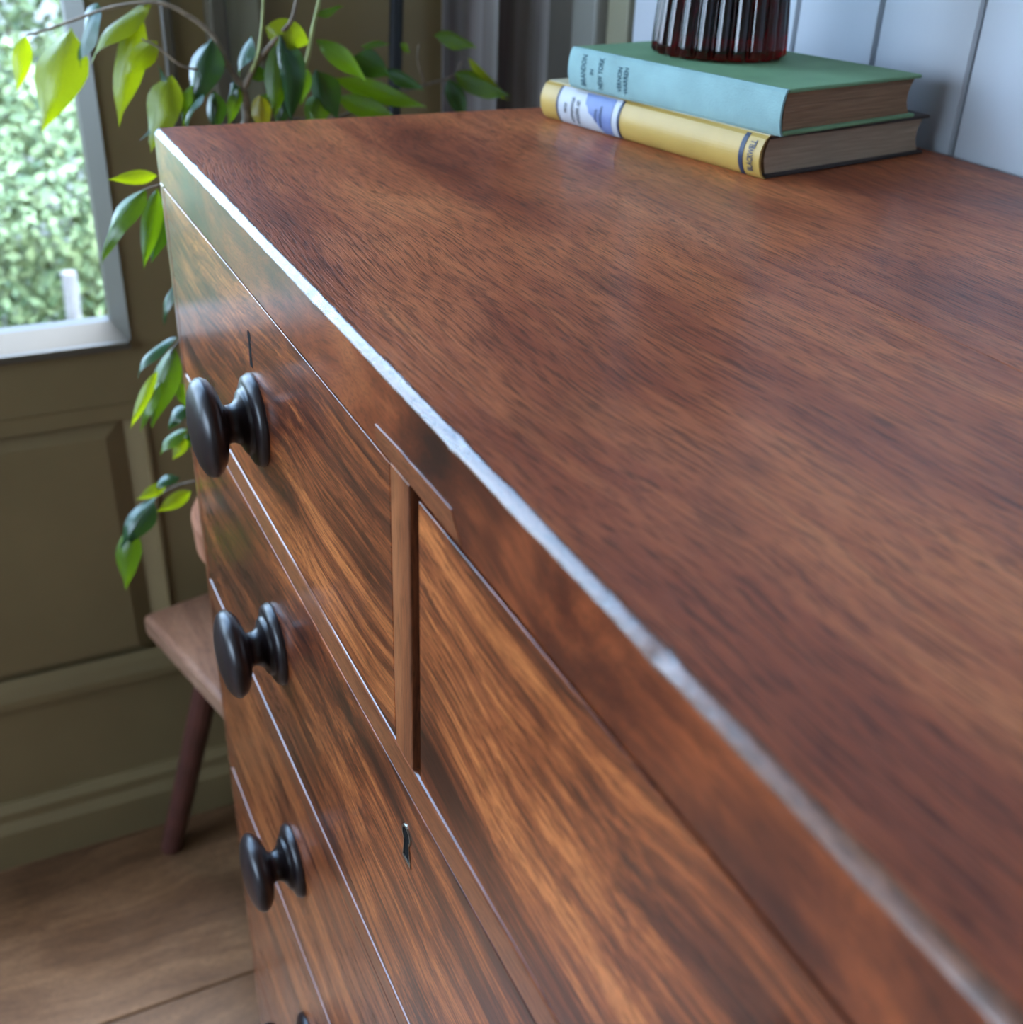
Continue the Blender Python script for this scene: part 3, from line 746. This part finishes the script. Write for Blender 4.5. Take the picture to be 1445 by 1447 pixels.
PC = V((-0.200, 0.130, SEAT + 0.0003))
fig = thing('potted_fig', PC, 'weeping fig with drooping green leaves in a terracotta pot on the stool', 'potted plant')
m = bmesh.new()
add_lathe(m, [(0, 0), (0.066, 0), (0.070, 0.006), (0.088, 0.155), (0.100, 0.157), (0.104, 0.163), (0.106, 0.200), (0.103, 0.206), (0.096, 0.206), (0.090, 0.18), (0.0, 0.18)], PC, (0, 0, 1), 48)
link_mesh('pot', m, MAT['terracotta'], fig, smooth=False)
m = bmesh.new(); add_lathe(m, [(0, 0.19), (0.05, 0.188), (0.0885, 0.184)], PC, (0, 0, 1), 32); link_mesh('soil', m, MAT['soil'], fig)

def stem(pts, r0, r1, mat='bark'):
    m = bmesh.new(); add_tube(m, spline(pts, 5), r0, r1, 8); return link_mesh('stem', m, MAT[mat], fig, smooth=True)
trunk_top = at(349, 165, -0.20)
stem([PC + V((0.0, 0.0, 0.185)), PC + V((0.006, -0.004, 0.35)), at(350, 230, -0.20), trunk_top, at(344, 128, -0.20)], 0.0065, 0.0038)
fork = at(344, 128, -0.20)
stem([fork, at(322, 92, -0.205), at(300, 50, -0.215), at(262, 20, -0.225), at(222, 4, -0.235), at(160, 10, -0.25), at(105, 28, -0.27), at(60, 44, -0.285), at(37, 50, -0.29)], 0.0030, 0.0009)
stem([fork, at(362, 90, -0.195), at(392, 52, -0.185), at(415, 20, -0.18), at(425, -60, -0.18)], 0.0030, 0.0015)
stem([at(352, 110, -0.198), at(366, 70, -0.19), at(372, 0, -0.19), at(370, -70, -0.19)], 0.0018, 0.0012, 'twig')
stem([trunk_top, at(410, 140, -0.19), at(432, 90, -0.18), at(442, 40, -0.18), at(452, -5, -0.18), at(458, -60, -0.18)], 0.0026, 0.0014, 'twig')
stem([at(322, 92, -0.205), at(285, 98, -0.20), at(255, 92, -0.20), at(222, 66, -0.21), at(200, 55, -0.215)], 0.0016, 0.0008)
stem([trunk_top, at(470, 168, -0.21), at(530, 140, -0.22), at(600, 120, -0.24), at(640, 108, -0.25), at(652, 88, -0.25)], 0.0024, 0.0009)
stem([at(600, 120, -0.24), at(590, 85, -0.24), at(592, 62, -0.24)], 0.0010, 0.0006)
stem([at(350, 230, -0.20), at(320, 235, -0.15), at(275, 250, -0.12), at(225, 262, -0.11), at(205, 268, -0.11)], 0.0024, 0.0009)
stem([PC + V((0.006, -0.004, 0.33)), at(330, 430, -0.16), at(285, 465, -0.13), at(255, 482, -0.12), at(240, 500, -0.12)], 0.0024, 0.0009)
stem([PC + V((0.004, -0.004, 0.27)), at(320, 600, -0.16), at(285, 595, -0.14), at(262, 600, -0.13)], 0.0020, 0.0008)
stem([PC + V((0.004, -0.004, 0.22)), at(320, 690, -0.17), at(285, 680, -0.15), at(250, 687, -0.15), at(222, 703, -0.15), at(200, 730, -0.15)], 0.0020, 0.0008)

PROF = [(0, 0.0), (0.05, 0.24), (0.12, 0.56), (0.22, 0.84), (0.34, 0.99), (0.46, 0.98), (0.58, 0.86), (0.69, 0.66), (0.79, 0.42), (0.87, 0.22), (0.93, 0.11), (1.0, 0.0)]
REF = V((0.72, -0.55, 0.42)).normalized()
def leaf(b, t, X, wpx, kind, roll=0.0, fold=0.35, droop=0.10, Xt=None, wave=0.04):
    """b, t: base and tip in the photograph, X: depth plane; wpx: breadth in photograph pixels"""
    P0 = at(b[0], b[1], X); P1_ = at(t[0], t[1], X if Xt is None else Xt)
    a = P1_ - P0; L = a.length; an = a.normalized()
    W = wpx / FPX * (P0 - CAM).dot(FWD)
    s_ = an.cross(REF).normalized(); nn = s_.cross(an).normalized()
    c, sn = math.cos(roll), math.sin(roll)
    s2 = s_ * c + nn * sn; n2 = nn * c - s_ * sn
    if n2.dot(REF) < 0 and abs(roll) < PI / 2: n2 = -n2
    S2, N2 = s2, n2
    m = bmesh.new(); uvl = m.loops.layers.uv.new('UVMap'); rows_ = []; K = (-1, -0.5, 0, 0.5, 1)
    ph = random.uniform(0, 6); fold = fold * 1.5; wave = wave * 1.8; tw = random.uniform(-.5, .5)
    for tt, w in PROF:
        cen = P0 + a * tt + n2 * (droop * 4 * tt * (1 - tt) * L)
        row = []
        c3, s3 = math.cos(tw * (tt - .3)), math.sin(tw * (tt - .3)); s2, n2 = S2 * c3 + N2 * s3, N2 * c3 - S2 * s3
        for k_ in K:
            ww = W / 2 * w
            wv = wave * W * math.sin(tt * 9 + ph + (1.3 if k_ > 0 else 0)) * abs(k_) * (w > 0.2)
            row.append((m.verts.new(cen + s2 * (ww * k_ * math.cos(fold)) - n2 * (abs(k_) * ww * math.sin(fold)) + n2 * wv), (0.5 + 0.5 * k_, tt)))
        rows_.append(row)
    for r0_, r1_ in zip(rows_, rows_[1:]):
        for q in range(4):
            f = m.faces.new((r0_[q][0], r0_[q + 1][0], r1_[q + 1][0], r1_[q][0]))
            for lp, uvv in zip(f.loops, (r0_[q][1], r0_[q + 1][1], r1_[q + 1][1], r1_[q][1])): lp[uvl].uv = uvv
    bmesh.ops.remove_doubles(m, verts=m.verts, dist=1e-6)
    # short petiole
    o = link_mesh('leaf', m, MAT['leaf_' + kind], fig, smooth=True)
    if kind == 'O': o['label'] = 'yellowing leaf'
    return o
LEAVES = [
 ((36, 50), (24, 130), -.290, 28, 'Y', 0.5, .25, .05), ((100, 38), (59, 187), -.275, 84, 'Y', 0.0, .30, .06), ((138, 4), (114, 98), -.262, 58, 'D', -.5, .2, .10),
 ((216, 4), (128, 92), -.240, 46, 'Y', -.3, .3, .14), ((198, 14), (168, 180), -.238, 52, 'Y', .2, .35, .10), ((222, 58), (176, 108), -.215, 36, 'Y', .4, .3, .12),
 ((243, 106), (213, 216), -.200, 58, 'Y', .1, .25, .08), ((222, 90), (196, 200), -.205, 30, 'D', -.8, .4, -.15), ((299, 54), (264, 158), -.200, 66, 'D', .0, .45, .06),
 ((356, 50), (338, 112), -.205, 46, 'D', -.7, .3, .15), ((374, 38), (440, 62), -.190, 44, 'Y', -.2, .2, .25), ((396, 50), (412, 172), -.180, 70, 'D', .1, .45, .08),
 ((398, 54), (388, 172), -.183, 44, 'G', .5, .3, .05), ((446, 56), (517, 116), -.185, 34, 'G', .2, .3, .22), ((442, 22), (487, 9), -.180, 24, 'G', .6, .3, .08),
 ((472, 110), (604, 152), -.215, 34, 'G', -.5, .3, .08), ((446, 98), (478, 170), -.190, 50, 'D', -.2, .3, .10), ((500, 78), (552, 108), -.222, 42, 'D', -.3, .3, .1),
 ((476, 138), (566, 172), -.205, 34, 'G', .1, .3, .1), ((510, 66), (552, 62), -.222, 16, 'G', .5, .3, .1), ((612, 50), (674, 68), -.250, 30, 'G', .3, .3, .1),
 ((642, 104), (722, 136), -.245, 44, 'G', .3, .3, .06), ((662, 82), (722, 142), -.252, 24, 'Y', -.9, .4, .16), ((632, 112), (660, 172), -.248, 30, 'D', .2, .3, .1),
 ((566, 60), (580, 76), -.230, 12, 'G', .3, .3, .1), ((366, 134), (374, 192), -.185, 36, 'O', .4, .45, .1), ((288, 132), (262, 186), -.190, 30, 'D', -.9, .3, .15),
 ((302, 128), (306, 190), -.195, 40, 'D', .1, .5, .1), ((330, 116), (324, 152), -.200, 26, 'D', -.5, .3, .1), ((338, 122), (322, 178), -.197, 22, 'G', .5, .3, .1),
 ((352, 100), (382, 112), -.200, 24, 'D', -.4, .3, .1), ((384, 130), (362, 146), -.195, 16, 'G', -.4, .3, .1),
 ((222, 248), (152, 254), -.110, 22, 'Y', .3, .3, .10), ((206, 266), (144, 376), -.110, 46, 'G', -.2, .35, .16), ((222, 266), (203, 380), -.112, 36, 'G', .4, .4, .08),
 ((234, 290), (214, 372), -.120, 36, 'D', .5, .3, .08), ((244, 404), (232, 462), -.125, 22, 'D', -.5, .3, .1),
 ((252, 476), (194, 536), -.120, 26, 'D', -.5, .3, .18), ((248, 488), (214, 606), -.122, 48, 'G', .0, .35, .08), ((222, 524), (184, 606), -.118, 20, 'Y', .3, .35, .10),
 ((226, 540), (198, 612), -.116, 26, 'G', -.2, .3, .10), ((254, 540), (264, 580), -.125, 22, 'G', .2, .3, .10), ((268, 572), (238, 608), -.130, 28, 'D', -.4, .3, .2),
 ((266, 606), (226, 644), -.130, 24, 'G', -.3, .3, .2), ((262, 618), (244, 650), -.128, 22, 'Y', .2, .3, .1), ((270, 612), (262, 636), -.132, 22, 'D', .2, .3, .1),
 ((254, 674), (214, 694), -.150, 22, 'D', -.5, .3, .22), ((236, 684), (192, 706), -.150, 20, 'Y', .3, .3, .18), ((270, 694), (220, 724), -.150, 24, 'Y', .3, .3, .12),
 ((219, 704), (170, 776), -.150, 46, 'D', -.1, .4, .10), ((186, 744), (178, 834), -.150, 42, 'G', .1, .35, .12),
 ((430, 92), (424, 150), -.188, 30, 'G', .5, .3, .1), ((540, 100), (600, 128), -.228, 26, 'D', .4, .3, .1), ((452, 130), (440, 190), -.195, 40, 'G', .3, .3, .1),
 ((410, 120), (390, 185), -.192, 34, 'D', .3, .3, .1), ((272, 120), (258, 180), -.198, 26, 'G', .4, .3, .1),
]
for q in LEAVES: leaf(q[0], q[1], q[2], q[3], q[4], *(q[5:8] if len(q) > 5 else ()))

# ------------------------------------------------------------------ garden outside
GZ = -1.25
m = bmesh.new(); add_box(m, (-14, -12, GZ - 0.1), (XW - 0.12, 12, GZ)); ground = struct('ground', m, MAT['soil_out'], origin=(0, 0, GZ))
m = bmesh.new(); random.seed(5)
for _ in range(7000):
    x = -0.8 - random.random() ** 1.6 * 3.2; y = random.uniform(-2.6, 1.6); h = random.uniform(0.05, 0.14); a = random.uniform(0, PI); w = 0.006
    dx, dy = math.cos(a) * w, math.sin(a) * w; lx, ly = random.uniform(-.04, .04), random.uniform(-.04, .04)
    m.faces.new([m.verts.new(v) for v in ((x - dx, y - dy, GZ), (x + dx, y + dy, GZ), (x + lx, y + ly, GZ + h))])
g = link_mesh('grass', m, MAT['lawn'], ground); g['kind'] = 'stuff'
def shrub(label, c, rad, n, mat, size, seed):
    random.seed(seed)
    root = thing('shrub', (c[0], c[1], GZ), label, 'shrub')
    m = bmesh.new()
    for _ in range(n):
        while True:
            d_ = V((random.uniform(-1, 1), random.uniform(-1, 1), random.uniform(-1, 1)))
            if 0.25 < d_.length < 1: break
        bump_ = 0.82 + 0.18 * math.sin(d_.x * 5 + seed) * math.sin(d_.y * 6 + seed * 2) + 0.1 * math.sin(d_.z * 8)
        d_ = d_.normalized() * (d_.length ** 0.4) * bump_
        q = V(c) + V((d_.x * rad[0], d_.y * rad[1], d_.z * rad[2]))
        if q.z < GZ + 0.02: continue
        nrm = (d_ + V((random.uniform(-.8, .8), random.uniform(-.8, .8), random.uniform(-.2, 1.0)))).normalized()
        u = nrm.orthogonal().normalized(); u = Matrix.Rotation(random.uniform(0, 6.28), 3, nrm) @ u; w_ = nrm.cross(u)
        s_ = size * random.uniform(0.6, 1.3)
        a_, b_, c_, e_ = q - u * s_, q + w_ * s_ * 0.45 + nrm * s_ * 0.1, q + u * s_, q - w_ * s_ * 0.45 + nrm * s_ * 0.1
        va = [m.verts.new(v) for v in (a_, b_, c_, e_)]
        m.faces.new((va[0], va[1], va[2])); m.faces.new((va[0], va[2], va[3]))
    o = link_mesh('foliage', m, mat, root); o['kind'] = 'stuff'
    for k_ in range(3):
        m = bmesh.new(); b0 = V((c[0] + random.uniform(-.06, .06), c[1] + random.uniform(-.06, .06), GZ))
        add_tube(m, [b0, b0.lerp(V(c), 0.6) + V((random.uniform(-.1, .1), random.uniform(-.1, .1), 0)), V(c) + V((random.uniform(-.2, .2) * rad[0], random.uniform(-.3, .3) * rad[1], rad[2] * 0.5))], 0.014, 0.005, 6)
        link_mesh('branch', m, MAT['bark'], root)
shrub('big pale green shrub filling the middle of the window', (-2.62, -0.12, -0.72), (0.40, 0.92, 0.52), 16000, MAT['shrub_pale'], 0.021, 1)
shrub('dark green shrub behind the pale one, at the top of the window', (-3.95, 0.05, -0.25), (0.65, 1.2, 0.98), 11000, MAT['shrub_dark'], 0.032, 2)
shrub('low mid green shrub at the foot of the window view', (-1.75, -0.10, -1.10), (0.30, 0.42, 0.25), 4500, MAT['shrub_mid'], 0.019, 3)
shrub('rounded green shrub further along the garden, left of the window view', (-2.6, -1.82, -0.65), (0.7, 0.55, 0.66), 7000, MAT['shrub_pale'], 0.032, 4)
shrub('pale green shrub furthest along the garden, outside the second window', (-2.9, -3.35, -0.55), (0.8, 0.7, 0.72), 4200, MAT['shrub_pale'], 0.044, 6)
pb_ = at(93, 440, -2.05)
m = bmesh.new(); add_tube(m, [V((pb_.x, pb_.y, GZ)), at(97, 385, -2.05)], 0.020, 0.018, 10)
tag(link_mesh('timber_post', m, MAT['post'], None, (pb_.x, pb_.y, GZ)), 'short pale timber post standing among the garden shrubs', 'post')
